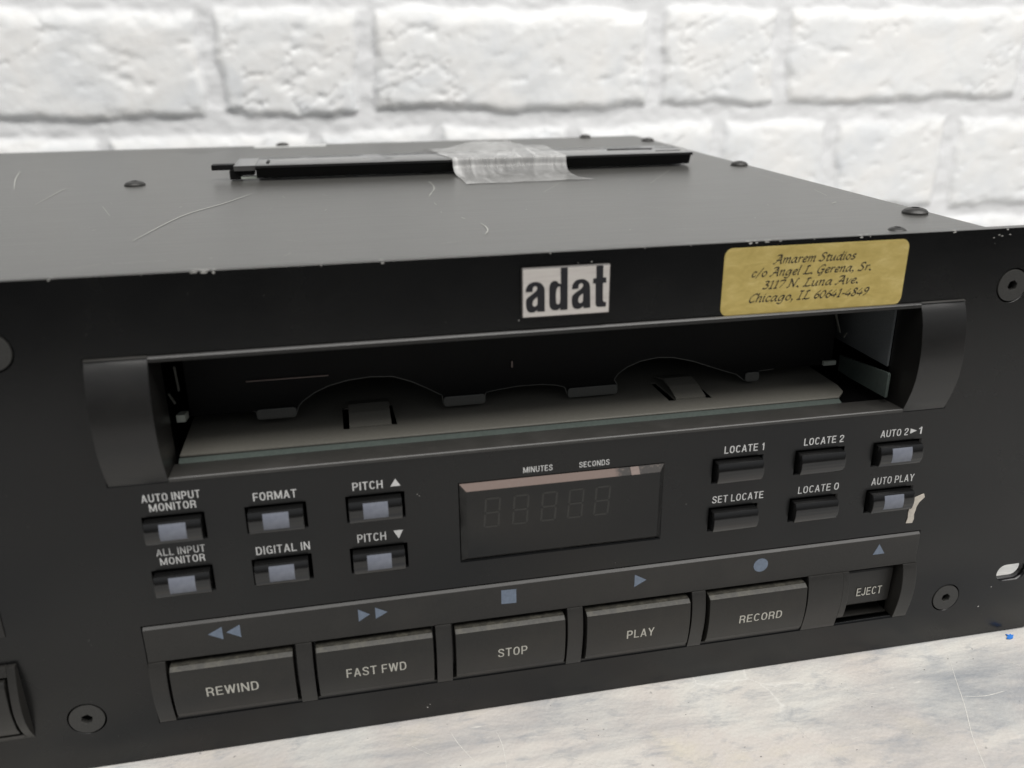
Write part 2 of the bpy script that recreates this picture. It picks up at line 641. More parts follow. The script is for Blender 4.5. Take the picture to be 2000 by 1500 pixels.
def ribbon(pts, hw):
    """constant-width stroke with mitred joins"""
    P = [np.array(q, float) for q in pts]
    closed = np.hypot(*(P[0] - P[-1])) < 1e-6
    if closed:
        P = P[:-1]
    n = len(P)
    L, Rr = [], []
    for i in range(n):
        a = P[i] - P[i - 1] if (i > 0 or closed) else P[1] - P[0]
        b = P[(i + 1) % n] - P[i] if (i < n - 1 or closed) else a
        a, b = a / (np.hypot(*a) or 1), b / (np.hypot(*b) or 1)
        na, nb = np.array((-a[1], a[0])), np.array((-b[1], b[0]))
        m = na + nb
        m = m / (np.hypot(*m) or 1)
        k = hw / max(0.5, float(m @ na))
        L.append(P[i] + m * k)
        Rr.append(P[i] - m * k)
    q = [(L[i], L[(i + 1) % n], Rr[(i + 1) % n], Rr[i]) for i in range(n if closed else n - 1)]
    return q


def add_text(mb, s, x0, x1, z0, z1, yfn, weight=0.059):
    quads, x = [], 0
    for ch in s:
        if ch == ' ':
            x += 0.28
            continue
        st, wd = CAPS[ch]
        for k, q in enumerate(st):
            for qq in ribbon(q, weight):
                quads.append([(a + x, b, k) for a, b in qq])
        x += wd + 0.125
    a = min(p[0] for q in quads for p in q)
    b = max(p[0] for q in quads for p in q)
    for q in quads:
        w_ = []
        for px, pz, k in q:
            z = z0 + min(1.0, max(0.0, pz)) * (z1 - z0)
            w_.append((x0 + (px - a) / (b - a) * (x1 - x0), yfn(z) - 0.004 * k, z))
        mb.add(w_, [(0, 1, 2, 3)])


def flat_polys(mb, polys, yfn):
    for pl in polys:
        mb.add([(x, yfn(z), z) for x, z in pl], [tuple(range(len(pl)))])


# ------------------------------------------------------------------ value noise for the wall and the tape
def vnoise(x, y, seed=0):
    xi, yi = np.floor(x).astype(int), np.floor(y).astype(int)
    fx, fy = x - xi, y - yi
    fx, fy = fx * fx * (3 - 2 * fx), fy * fy * (3 - 2 * fy)

    def h(a, b):
        n = (a * 374761393 + b * 668265263 + seed * 974711) & 0x7fffffff
        n = ((n ^ (n >> 13)) * 1274126177) & 0x7fffffff
        return ((n ^ (n >> 16)) & 0xffff) / 65535.0
    return (h(xi, yi) * (1 - fx) + h(xi + 1, yi) * fx) * (1 - fy) + (h(xi, yi + 1) * (1 - fx) + h(xi + 1, yi + 1) * fx) * fy


def fbm(x, y, o=4, seed=0):
    s, a, t = 0, 1, 0
    for k in range(o):
        s = s + a * vnoise(x * 2 ** k, y * 2 ** k, seed + k)
        t += a
        a *= 0.5
    return s / t


# ================================================================== SETTING
def grid_mesh(name, X, Y, Z, mat, parent=None):
    r, c = X.shape
    me = bpy.data.meshes.new(name)
    idx = np.arange(r * c).reshape(r, c)
    f = np.stack([idx[:-1, :-1], idx[:-1, 1:], idx[1:, 1:], idx[1:, :-1]], -1).reshape(-1, 4)
    me.vertices.add(r * c)
    me.vertices.foreach_set('co', np.stack([X, Y, Z], -1).ravel())
    me.loops.add(f.size)
    me.loops.foreach_set('vertex_index', f.ravel())
    me.polygons.add(len(f))
    me.polygons.foreach_set('loop_start', np.arange(0, f.size, 4))
    me.polygons.foreach_set('loop_total', np.full(len(f), 4))
    me.update()
    me.validate()
    me.materials.append(mat)
    me.polygons.foreach_set('use_smooth', np.ones(len(f), bool))
    return put(name, me, parent)


tx, ty = np.meshgrid(np.linspace(-900, 1100, 3), np.linspace(-330, 412, 3))
tab = grid_mesh('tabletop', tx, ty, tx * 0 - 0.6, M_TABLE)
tab['kind'] = 'structure'
TABLE_LINES = [([(181, -6), (175.5, -17), (170.3, -27.8), (164.3, -38.7), (160, -49), (150, -70), (147, -110)], .11), ([(172.5, -24), (179, -25.2), (186, -24.6)], .12), ([(35.9, -9.4), (36.6, -15), (36.2, -22.7)], .10), ([(23.3, -6.8), (25, -12), (28.5, -19.3)], .1),
               ([(60, -14), (72, -20), (90, -22)], .07), ([(118, -20), (121, -33), (127, -42)], .07), ([(95, -30), (107, -31)], .08), ([(140, -12), (143, -22)], .08), ([(196, -12), (203, -24), (206, -40)], .1), ([(10, -8), (17, -14)], .08), ([(48, -20), (60, -27), (66, -40)], .08)]

# white painted bricks behind the machine: one wall, rows 75 mm high
WY = 400.0
rows = [(-10, 53, [(-520, -330), (-320, -120), (-110, 60), (72, 240), (252, 420), (432, 600), (612, 900)]),
        (64, 128, [(-520, -332), (-322, -139), (-130, -10), (-2, 69), (77, 163), (173, 269), (279, 359), (371, 458), (472, 655), (667, 900)]),
        (142.5, 203.2, [(-520, -262), (-252, -72), (-61, 22), (35, 217.5), (231, 313), (325, 510), (522, 640), (652, 900)]),
        (216, 279, [(-520, -350), (-338, -160), (-148, 30), (42, 130), (142, 300), (312, 480), (492, 680), (692, 900)]),
        (292, 352, [(-520, -300), (-288, -110), (-98, 90), (102, 280), (292, 460), (472, 650), (662, 900)]),
        (365, 420, [(-520, -350), (-338, -160), (-148, 30), (42, 130), (142, 300), (312, 480), (492, 680), (692, 900)])]
xs = np.arange(-500, 881, 1.5)
zs = np.arange(-4, 415, 1.5)
GX, GZ = np.meshgrid(xs, zs)
wx = GX + (fbm(GX / 26, GZ / 26, 4, 3) - 0.5) * 9 + (fbm(GX / 9, GZ / 9, 3, 31) - 0.5) * 3
wz = GZ + (fbm(GX / 30, GZ / 24, 4, 9) - 0.5) * 9 + (fbm(GX / 9, GZ / 9, 3, 41) - 0.5) * 3
H = np.zeros_like(GX)
for i, (z0, z1, br) in enumerate(rows):
    for j, (x0, x1) in enumerate(br):
        d = np.minimum(np.minimum(wx - x0, x1 - wx), np.minimum(wz - z0, (z1 - wz) * 0.55))
        e = np.clip((d + 1.0) / 6.0, 0, 1)
        e = 1 - (1 - e) ** 2
        H = np.maximum(H, e * (3.7 + RNG.uniform(-0.6, 0.6)))
ca, sa = math.cos(0.6), math.sin(0.6)
u, vv = GX * ca + GZ * sa, -GX * sa + GZ * ca
ridge = fbm(u / 34, vv / 11, 5, 17)
pits = np.clip(fbm(GX / 13, GZ / 8, 4, 23) - 0.60, 0, 1)
crack = np.abs(fbm(u / 36, vv / 15, 5, 51) - 0.5) + np.clip(0.5 - fbm(GX / 60, GZ / 40, 2, 57), 0, 1) * 0.2
mask = np.clip(H / 3.7, 0, 1)
H += mask * ((ridge - 0.5) * 1.2 - pits * 5 - np.clip(0.016 - crack, 0, 1) * 95) + (1 - mask) * (fbm(GX / 14, GZ / 9, 4, 77) - 0.5) * 2.6
H += (fbm(GX / 4, GZ / 4, 2, 90) - 0.5) * 0.35
wall = grid_mesh('brick_wall', GX, WY - H, GZ, M_WALL)
at = wall.data.attributes.new('mortar', 'FLOAT', 'POINT')
at.data.foreach_set('value', (1 - mask).ravel())
wall['label'] = 'rough white painted brick wall standing behind the black machine'
wall['category'] = 'wall'

# ================================================================== THE RECORDER
rec = empty('tape_recorder', (-27, 145, 0), 'black rack mount tape recorder with an open cassette slot, standing on the pale boards', 'tape recorder')
H0 = 132.5
XL, XR = -268.0, 214.5
# hole rows shared by the twelve small push buttons
COLS = [(-48.5, -33.9), (-24.5, -9.6), (0.0, 14.9), (98.8, 113.8), (123.4, 138.4), (147.5, 162.7)]
ROWS = [(65.5, 73.0), (50.4, 57.9)]
SCREWS = [(181.5, 16.0), (-70.6, 15.9), (182.2, 116.7), (-72.7, 116.9)]
holes = [rect(a, b, c, d) for a, b in COLS for c, d in ROWS]
holes.append(rect(-54.7, 168.4, 81.7, 113.95))
holes.append(rect(-53.5, 168.1, 11.3, 42.15))
holes.append(rect(28.7, 84.95, 49.75, 73.6))
holes += [circ(x, z, 4.85) for x, z in SCREWS]
holes += [rrect(198.4, 209.0, 19.2, 25.3, 3.0), rrect(198.4, 209.0, 107.2, 113.3, 3.0)]
panel = plate('front_panel', [rect(XL, XR, 0, H0)] + holes, 0, 3.0, M_PANEL, rec)

panel.data.materials.append(M_LID)
for p in panel.data.polygons:
    if p.normal.z > 0.9 and p.center.z + panel.location.z + rec.location.z > 0.132:
        p.material_index = 1

# chassis: lid with a slight dent near the back, sides, back, bottom and the dark board behind the panel
lx = np.linspace(-228, 173.6, 90)
ly = np.linspace(3.05, 288.5, 70)
LX, LY = np.meshgrid(lx, ly)
LZ = 132.35 - 1.5 * np.exp(-((LX + 62) / 9) ** 2 - ((LY - 268) / 9) ** 2) - 0.25 * (fbm(LX / 90, LY / 90, 2, 5) - 0.5)
lid = grid_mesh('chassis_lid', LX, LY, LZ, M_LID, rec)
mb = MB()
mb.box(172.4, 173.6, 3.1, 288.5, 9, 132.2)
mb.box(-228, -226.8, 3.1, 288.5, 9, 132.2)
mb.box(-226.8, 172.4, 287.3, 288.5, 9, 132.2)
mb.box(-228, 173.6, 3.1, 288.5, 7.8, 9)
mb.build('chassis_body', M_LID, rec)
mb = MB()
mb.box(-60, 172, 9.0, 10.0, 9.2, 79.5)
mb.box(-60, 172, 3.2, 9.0, 79.5, 80.2)
mb.build('inner_board', M_VOID, rec)
for x in (-200, 150):
    for y in (35, 255):
        mb = MB()
        mb.disc_stack(x, y, 0, [(0.1, -0.5), (9, -0.5), (10, 1), (10, 7.8)], axis='z')
        mb.build('rubber_foot', M_VOID, rec)

# flat socket screws of the front panel
for x, z in SCREWS:
    me = plate('flat_screw', [circ(x, z, 4.4), circ(x, z, 1.5, 6, 0.3)], -0.12, 1.6, M_SCREW, rec, bevel=0.16)
    mb = MB()
    mb.box(x - 2, x + 2, 1.6, 2.0, z - 2, z + 2)
    mb.build('hex_socket', M_VOID, me)
for x, z in SCREWS:
    mb = MB()
    mb.box(x - 5.4, x + 5.4, 3.0, 3.6, z - 5.4, z + 5.4)
    mb.build('screw_seat', M_VOID, rec)

# dome screws of the lid
for x, y, r in ((-68.9, 148, 3.7), (-22.0, 285, 3.4), (143.2, 284.5, 3.2), (169.8, 256, 3.4), (169.8, 145, 3.5), (168.4, 26.5, 3.6), (148.4, 5.6, 2.6)):
    mb = MB()
    zb = 131.3 if y < 10 else 132.2
    mb.disc_stack(x, y, zb, [(r, -0.1), (r, 0.7), (r * 0.95, 0.95), (r * 0.8, 1.4), (r * 0.55, 1.75), (r * 0.34, 1.85), (r * 0.30, 1.2)], axis='z')
    mb.build('dome_screw', M_SCREW, rec, smooth=16)

# paper label under the rear screw
mb = MB()
mb.box(-36, 0.5, 277, 286.8, 132.3, 132.62)
mb.build('paper_label', M_LABEL, rec)


# ------------------------------------------------------------------ cassette slot
def block_profile(k, back):
    pr = [(-0.45, 113.4), (-1.7, 111.2), (-2.9, 108), (-3.8, 103.5), (-4.2, 99.5), (-4.25, 96.5), (-3.9, 92.5), (-3.0, 89), (-1.6, 85.3), (-0.1, 82.0)]
    return [(y * k, z) for y, z in pr] + [(back, 82.0), (back, 113.4)]


mb = MB()
mb.prism(block_profile(1.0, 12), -54.3, -40.8)
mb.prism(block_profile(0.9, 8.5), 154.7, 168.0)
mb.prism([(-0.45, 113.75), (-1.0, 113.3), (-1.0, 112.5), (-0.5, 112.2), (8, 112.2), (8, 113.75)], -40.75, 154.65)
mb.prism([(-0.2, 113.78), (-0.85, 113.62), (-0.85, 113.44), (8, 113.44), (8, 113.78)], -54.3, -40.8, 1)  # paler strips paint the highlight along the top of both end blocks
mb.prism([(-0.2, 113.78), (-0.85, 113.62), (-0.85, 113.44), (8, 113.44), (8, 113.78)], 154.7, 168.0, 1)
mb.prism([(-0.5, 81.95), (-0.5, 82.75), (-0.25, 82.98), (8.2, 82.55), (8.2, 80.4), (3.2, 80.4), (3.2, 81.95)], -40.75, 154.65, 1)
mb.build('slot_bezel', [M_BEZEL, M_SHELF], rec, bevel=0.14, smooth=16)

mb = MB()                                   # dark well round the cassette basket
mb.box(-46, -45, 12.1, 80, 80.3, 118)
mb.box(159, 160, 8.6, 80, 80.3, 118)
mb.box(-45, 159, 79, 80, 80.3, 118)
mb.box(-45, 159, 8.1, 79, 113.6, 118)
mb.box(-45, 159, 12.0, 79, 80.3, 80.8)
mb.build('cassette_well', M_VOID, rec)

fl = [(-39.6, 10.55), (141.5, 10.55), (144.8, 14.0), (146.0, 19.0), (146.5, 74), (-39.6, 74)]
slits = [[(0.8, 18.2), (2.4, 18.0), (2.4, 33), (0.8, 33)], [(13.7, 18.8), (15.2, 18.4), (14.6, 33), (13.2, 33)],
         [(92.6, 18.1), (94.6, 18.0), (94.0, 33), (92.2, 33)], [(103.8, 18.0), (105.6, 17.6), (105.4, 32), (103.9, 32)]]
M_FLOORBACK = plain('tray_black', (0.03, 0.03, 0.027), 0.6)
floor_plate = plate('cassette_floor', [fl] + slits, 83.6, 82.9, M_FLOOR, rec, flat=True)
for x0, x1 in ((2.5, 13.6), (94.7, 103.7)):
    mb = MB()
    mb.prism([(18.2, 84.1), (24, 85.7), (29, 86.2), (36, 84.4), (36, 83.9), (29, 85.7), (24, 85.3), (18.3, 83.65)], x0, x1)
    mb.build('spring_tongue', M_FLOOR, rec)
mb = MB()
mb.prism([(8.35, 82.4), (10.1, 83.15), (10.1, 82.4), (8.6, 81.4)], -39.7, 141.2)
mb.build('tray_lip', M_ZINC, rec)

Y = 25.0
bot = [(-38.5, 87.95), (-22.4, 88.05), (-21.9, 88.0), (-21.6, 86.6), (-20.9, 86.0), (-12.0, 85.75), (-11.2, 86.3), (-10.5, 88.4), (-9.3, 89.8), (-6, 92.0), (-2, 93.7), (3, 94.8), (9, 95.3), (15, 94.9), (20, 93.0), (25, 90.2), (28.2, 88.2), (28.4, 85.8), (29.2, 85.2), (39.2, 85.0), (40.2, 85.6), (40.7, 88.0), (44, 88.5), (50, 89.1), (57, 89.0), (61, 88.4), (63.4, 87.6), (64.1, 85.5), (65.2, 84.8), (78.2, 84.5), (79.3, 85.2), (79.2, 87.2), (78.3, 88.8), (79.4, 90.4), (82, 92.2), (86, 93.7), (91, 94.4), (96, 94.0), (102, 92.4), (108, 90.1), (112.5, 88.4), (116, 87.2), (118.5, 85.2), (119.4, 84.8), (122.2, 84.8), (123, 85.4), (123.4, 87.6), (128, 87.9), (147.0, 87.9)]
flap = plate('cassette_flap', [bot + [(147.0, 113.2), (-38.5, 113.2)]], Y, Y + 1.2, M_FLAP, rec, bevel=0.28)
for (a, b), zb in (((-21.6, -11.2), 85.75), ((28.6, 40.4), 85.0), ((64.3, 79.1), 84.5), ((118.8, 123.2), 84.8)):
    plate('bent_tab', [rrect(a, b, zb, zb + 2.9, 0.9)], 24.3, 24.95, M_TAB, flap, bevel=0.22)
mb = MB()                                   # paler strip, a painted highlight along the flap's lower rim
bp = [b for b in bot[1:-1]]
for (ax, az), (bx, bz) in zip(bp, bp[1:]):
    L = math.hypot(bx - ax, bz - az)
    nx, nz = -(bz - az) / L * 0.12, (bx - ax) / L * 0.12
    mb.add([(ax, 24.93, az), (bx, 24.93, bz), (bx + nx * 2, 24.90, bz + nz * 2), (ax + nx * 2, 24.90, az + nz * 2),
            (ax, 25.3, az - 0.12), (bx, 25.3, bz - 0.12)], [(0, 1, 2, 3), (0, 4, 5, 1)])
mb.build('rim_highlight', M_TAB, flap)
M_GLINT_PIN = grainy('glint_and_pin', (0.20, 0.15, 0.135), (0.26, 0.20, 0.18), 0.4)
mb = MB()
mb.prism([(24.98, 96.55), (24.5, 96.75), (24.5, 96.95), (24.98, 97.0)], -23.3, -2.0)  # pinkish strip, painted highlight of a groove in the flap
mb.build('groove_highlight', M_GLINT_PIN, flap)
mb = MB()
mb.box(47.9, 48.3, 24.4, 24.98, 95.1, 96.9)
mb.build('locating_pin', M_GLINT_PIN, flap)

mb = MB()                                   # right hand guide rail and side plate
mb.prism([(4.6, 84.6), (4.6, 91.6), (5.2, 91.9), (29, 89.2), (29, 84.2), (23, 84.0)], 152.0, 152.8)
mb.build('guide_rail', M_ZINC, rec, bevel=0.1)
mb = MB()
mb.box(154.0, 154.6, 8.7, 60, 92.5, 111.9)
mb.build('side_plate', grainy('side_plate_grey', (0.11, 0.12, 0.125), (0.14, 0.15, 0.155), 0.4), rec)
mb = MB()
mb.box(143.6, 147.6, 23.6, 24.6, 88.2, 89.5)
mb.build('guide_pin', M_PALE, rec)
mb = MB()
mb.prism([(17, 90.0), (17, 91.9), (22, 91.0), (22, 89.2)], -40.3, -38.2)
mb.build('guide_pin', M_PALE, rec)
M_WIRE = grainy('wire_grey', (0.07, 0.07, 0.06), (0.1, 0.1, 0.09), 0.3)
for a, b in (((-39.5, 20, 104), (-39.2, 20, 97.4)), ((-41.2, 17, 98.0), (-40.0, 17, 95.2)), ((144.0, 23.5, 108), (147.4, 23.5, 98.5)), ((148.5, 23, 97), (149.4, 23, 98.4))):
    a, b = Vector(a), Vector(b)
    d = (b - a).normalized()
    s = d.cross(Vector((0, 1, 0))) * 0.22
    t = Vector((0, 0.3, 0))
    vs = [a - s - t, a + s - t, a + s + t, a - s + t, b - s - t, b + s - t, b + s + t, b - s + t]
    mb = MB()
    mb.add(vs, [(0, 1, 2, 3), (4, 7, 6, 5), (0, 4, 5, 1), (1, 5, 6, 2), (2, 6, 7, 3), (3, 7, 4, 0)])
    mb.build('lever_wire', M_WIRE, rec)


# ------------------------------------------------------------------ name badge and address sticker
A1 = [(46.5, 123.41), (46.5, 124.03), (46.71, 124.71), (47.26, 125.37), (48.09, 125.73), (48.92, 125.82), (49.88, 125.62), (50.65, 125.03), (51.07, 124.31), (51.14, 123.33), (51.2, 118.34), (49.35, 118.39), (49.32, 118.89), (48.93, 118.49), (48.23, 118.25), (47.39, 118.31), (46.84, 118.84), (46.56, 119.84), (46.54, 121.39), (46.84, 121.93), (47.67, 122.57), (48.64, 123.21), (49.2, 123.73), (49.33, 124.27), (49.19, 124.67), (48.71, 124.8), (48.34, 124.61), (48.16, 124.07), (48.16, 123.44)]
A1h = [(49.34, 122.19), (48.92, 121.79), (48.44, 121.41), (48.16, 120.86), (48.16, 120.16), (48.37, 119.8), (48.79, 119.7), (49.27, 120.02), (49.41, 120.5)]
D1 = [(55.05, 128.9), (56.79, 128.94), (56.88, 118.46), (55.08, 118.44), (55.03, 119.01), (54.54, 118.54), (53.84, 118.45), (52.99, 118.65), (52.5, 119.17), (52.31, 120.03), (52.27, 124.37), (52.52, 125.19), (53.07, 125.71), (53.63, 125.82), (54.18, 125.65), (54.61, 125.13), (55.14, 124.89)]
D1h = [(54.97, 124.35), (54.55, 124.35), (54.13, 123.98), (53.93, 123.16), (53.96, 120.63), (54.1, 120.13), (54.46, 119.89), (54.88, 120.08), (55.08, 120.56)]
A2 = [(57.92, 123.47), (57.95, 124.17), (58.25, 124.99), (58.94, 125.64), (60.06, 125.88), (61.19, 125.72), (62.05, 125.04), (62.47, 124.18), (62.64, 118.58), (60.93, 118.55), (60.8, 119.13), (60.35, 118.66), (59.65, 118.42), (58.65, 118.56), (58.14, 119.16), (57.94, 120.09), (57.94, 121.65), (58.3, 122.12), (59.14, 122.77), (60.11, 123.34), (60.66, 123.94), (60.72, 124.56), (60.36, 124.86), (59.8, 124.76), (59.53, 124.21), (59.52, 123.54)]
A2h = [(60.73, 122.32), (60.14, 121.93), (59.66, 121.4), (59.53, 120.7), (59.61, 120.13), (59.97, 119.82), (60.47, 119.93), (60.77, 120.48)]
T1 = [(63.92, 128.95), (65.64, 128.98), (65.71, 125.97), (66.49, 125.9), (66.54, 124.64), (65.68, 124.62), (65.75, 120.16), (66.05, 119.79), (66.59, 119.75), (66.59, 118.61), (64.5, 118.6), (64.03, 118.99), (63.92, 119.99), (63.83, 124.59), (63.2, 124.55), (63.19, 125.81), (63.97, 125.84)]
mb = MB()
bx0, bx1, bz0, bz1 = 45.5, 67.6, 116.85, 129.2
mb.box(bx0, bx1, -1.0, 0.02, bz0, bz1)
badge = mb.build('name_badge', M_CHROME, rec, bevel=0.3, seg=1)
badge.data.materials.append(grainy('badge_edge', (0.05, 0.045, 0.042), (0.09, 0.082, 0.076), 0.45, 0.4))
for p in badge.data.polygons:
    if p.normal.y > -0.95:
        p.material_index = 1
badge['label'] = 'small brushed metal badge with black lower case lettering'
plate('lettering', [smooth_loop(q) for q in (A1, A1h, D1, D1h, A2, A2h, T1)], -1.06, -1.01, M_BLACKINK, badge)

st = plate('address_sticker', [rrect(97.3, 148.6, 113.55, 131.15, 2.2)], -0.16, -0.01, M_GOLD, rec, bevel=0.05)
st['label'] = 'gold foil address sticker with black italic lettering'

# a broad-nib italic hand for the sticker: every letter is a few pen strokes
G = {
    'A': ([[(-.04, .02), (.06, .0), (.2, .25), (.42, .8)], [(.08, .68), (.18, .8), (.42, .8)], [(.42, .8), (.5, .02), (.58, .03)], [(.14, .3), (.47, .3)]], .62),
    'a': ([[(.36, .42), (.24, .5), (.08, .34), (.04, .12), (.12, 0), (.25, .12), (.36, .44)], [(.38, .5), (.33, .1), (.38, 0), (.46, .05)]], .5),
    'm': ([[(0, .42), (.08, .5), (.06, 0)], [(.07, .28), (.2, .5), (.28, .44), (.26, 0)], [(.27, .28), (.42, .5), (.5, .44), (.47, .03), (.56, .03)]], .62),
    'r': ([[(0, .42), (.08, .5), (.06, 0)], [(.07, .28), (.18, .48), (.3, .46)]], .34),
    'e': ([[(.05, .22), (.26, .3), (.3, .43), (.2, .5), (.06, .36), (.05, .12), (.15, 0), (.3, .08)]], .38),
    'S': ([[(.44, .7), (.3, .8), (.13, .7), (.16, .52), (.34, .34), (.34, .12), (.18, 0), (0, .08)]], .5),
    't': ([[(.14, .66), (.08, .12), (.14, 0), (.25, .05)], [(0, .48), (.28, .5)]], .3),
    'u': ([[(0, .44), (.07, .5), (.05, .12), (.12, 0), (.26, .14), (.34, .5)], [(.35, .5), (.32, .05), (.42, .03)]], .48),
    'd': ([[(.36, .42), (.24, .5), (.08, .34), (.04, .12), (.12, 0), (.25, .12), (.36, .44)], [(.42, .85), (.33, .08), (.38, 0), (.46, .05)]], .5),
    'i': ([[(0, .44), (.08, .5), (.05, .05), (.14, .03)], [(.06, .66), (.12, .74)]], .2),
    'o': ([[(.2, .5), (.06, .36), (.05, .12), (.16, 0), (.31, .14), (.32, .38), (.2, .5)]], .42),
    's': ([[(.3, .44), (.2, .5), (.08, .42), (.12, .3), (.25, .2), (.26, .07), (.14, 0), (0, .06)]], .36),
    'c': ([[(.31, .42), (.2, .5), (.06, .34), (.06, .1), (.16, 0), (.3, .1)]], .36),
    '/': ([[(0, -.15), (.34, .85)]], .36),
    'n': ([[(0, .42), (.08, .5), (.06, 0)], [(.07, .28), (.22, .5), (.31, .44), (.28, .03), (.38, .03)]], .45),
    'g': ([[(.36, .42), (.24, .5), (.08, .34), (.04, .12), (.12, 0), (.25, .12), (.36, .44)], [(.38, .5), (.32, -.12), (.18, -.28), (0, -.2)]], .5),
    'l': ([[(.06, .8), (.1, .85), (.05, .06), (.14, .02)]], .2),
    'L': ([[(.22, .8), (.12, .06), (0, .02)], [(.12, .05), (.3, 0), (.5, .07)], [(.1, .72), (.22, .8), (.36, .77)]], .54),
    '.': ([[(.0, .1), (.12, -.02)], [(.02, .1), (.14, -.02)]], .2),
    ',': ([[(.02, .1), (.12, .0)], [(.12, .02), (.0, -.2)]], .2),
    'G': ([[(.5, .7), (.38, .8), (.13, .58), (.06, .2), (.2, 0), (.4, .1), (.45, .34)], [(.28, .36), (.54, .36)], [(.45, .34), (.38, -.15), (.2, -.2)]], .6),
    '3': ([[(.04, .66), (.16, .74), (.3, .62), (.14, .42), (.31, .3), (.27, .07), (.1, 0), (0, .07)]], .38),
    '1': ([[(.04, .58), (.17, .72), (.13, 0)], [(.03, 0), (.25, 0)]], .32),
    '7': ([[(0, .64), (.05, .7), (.34, .7), (.1, 0)]], .36),
    'N': ([[(-.02, 0), (.1, .06), (.14, .75)], [(.02, .72), (.14, .78), (.42, .02)], [(.42, .02), (.52, .75), (.62, .8)]], .62),
    'v': ([[(0, .46), (.08, .5), (.14, 0), (.35, .5)]], .38),
    'C': ([[(.5, .68), (.38, .8), (.13, .58), (.06, .2), (.2, 0), (.42, .12)]], .5),
    'h': ([[(.08, .85), (.04, 0)], [(.06, .28), (.2, .5), (.31, .44), (.27, .04), (.37, .03)]], .43),
    'I': ([[(.15, .8), (.1, 0)], [(.03, .8), (.28, .8)], [(-.03, 0), (.22, 0)]], .34),
    '6': ([[(.32, .72), (.13, .52), (.04, .2), (.14, 0), (.3, .12), (.3, .32), (.17, .4), (.06, .26)]], .38),
    '0': ([[(.22, .72), (.06, .5), (.05, .16), (.17, 0), (.32, .2), (.34, .54), (.22, .72)]], .42),
    '4': ([[(.24, .72), (0, .22), (.38, .22)], [(.29, .44), (.22, -.02)]], .42),
    '8': ([[(.3, .66), (.2, .74), (.08, .6), (.28, .28), (.26, .07), (.14, 0), (.04, .14), (.28, .5), (.3, .66)]], .4),
    '9': ([[(.3, .46), (.16, .36), (.05, .5), (.12, .7), (.27, .7), (.32, .5), (.24, .18), (.06, 0)]], .4),
    '-': ([[(.02, .28), (.2, .28)]], .26), ' ': ([], .24)}


def nib_line(mb, s, x0, x1, zb, em):
    strokes, x = [], 0
    for ch in s:
        st_, adv = G[ch]
        strokes += [[(a + x + 0.2 * b, b) for a, b in q] for q in st_]
        x += adv
    mx = max(a for q in strokes for a, b in q)
    mn = min(a for q in strokes for a, b in q)
    kx = (x1 - x0) / (mx - mn)
    nib = (0.17 * math.cos(0.75), 0.17 * math.sin(0.75))
    layer = 0
    for q in strokes:
        pts = [(x0 + (a - mn) * kx, zb + b * em) for a, b in spline(q)]
        for (ax, az), (bx, bz) in zip(pts, pts[1:]):
            dx, dz = bx - ax, bz - az
            L = math.hypot(dx, dz) or 1e-6
            layer = (layer + 1) % 7
            y = -0.20 - 0.003 * layer
            nx, nz = nib[0], nib[1]
            px, pz = -dz / L * 0.11, dx / L * 0.11
            if nx * px + nz * pz < 0:
                px, pz = -px, -pz
            nx, nz = nx * 0.8 + px * 0.55, nz * 0.8 + pz * 0.55
            mb.add([(ax - nx, y, az - nz), (bx - nx, y, bz - nz), (bx + nx, y, bz + nz), (ax + nx, y, az + nz)], [(0, 1, 2, 3)])


mb = MB()
nib_line(mb, 'Amarem Studios', 110.6, 133.6, 126.65, 2.65)
nib_line(mb, 'c/o Angel L. Gerena, Sr.', 105.2, 138.3, 123.5, 2.65)
nib_line(mb, '3117 N. Luna Ave.', 108.4, 135.1, 120.25, 2.65)
nib_line(mb, 'Chicago, IL 60641-4849', 105.1, 138.6, 116.85, 2.75)
me_obj = mb.build('lettering', M_BLACKINK, st)

# ------------------------------------------------------------------ printed legends on the panel
yp = lambda z: -0.05
LEG = [('AUTO INPUT', -47.65, -34.2, 76.95, 79.05), ('MONITOR', -46.2, -35.5, 74.32, 76.38),
       ('ALL INPUT', -46.5, -35.0, 61.85, 63.9), ('MONITOR', -45.95, -35.4, 59.25, 61.3),
       ('FORMAT', -22.05, -11.65, 74.37, 76.65), ('DIGITAL IN', -23.05, -9.8, 59.1, 61.45),
       ('PITCH', 2.05, 9.55, 74.47, 76.75), ('PITCH', 2.2, 9.5, 59.4, 61.8),
       ('MINUTES', 45.9, 53.75, 74.67, 76.35), ('SECONDS', 61.0, 69.3, 74.6, 76.25),
       ('LOCATE 1', 102.0, 113.65, 74.35, 76.55), ('LOCATE 2', 125.65, 137.75, 74.35, 76.55),
       ('AUTO 2', 149.2, 157.9, 74.45, 76.65), ('1', 161.1, 162.2, 74.45, 76.65),
       ('SET LOCATE', 99.6, 115.0, 59.25, 61.5), ('LOCATE 0', 125.65, 138.3, 59.25, 61.55), ('AUTO PLAY', 148.7, 162.4, 59.35, 61.7)]
TRI = {(149.2, 74.45): [(158.5, 74.8), (160.6, 75.6), (158.5, 76.4)], (2.05, 74.47): [(11.45, 74.65), (14.0, 74.65), (12.8, 76.75)], (2.2, 59.4): [(11.45, 61.85), (12.75, 59.4), (13.95, 61.85)]}
mb = None
for word, a, b, c, d in LEG:
    if mb is None:
        mb = MB()
    add_text(mb, word, a, b, c, d, yp)
    if (a, c) in TRI:
        flat_polys(mb, [TRI[(a, c)]], yp)
    if word in ('AUTO INPUT', 'ALL INPUT', 'AUTO 2'):       # two lines of one legend
        continue
    mb.build('printed_legend', M_INK, panel)
    mb = None

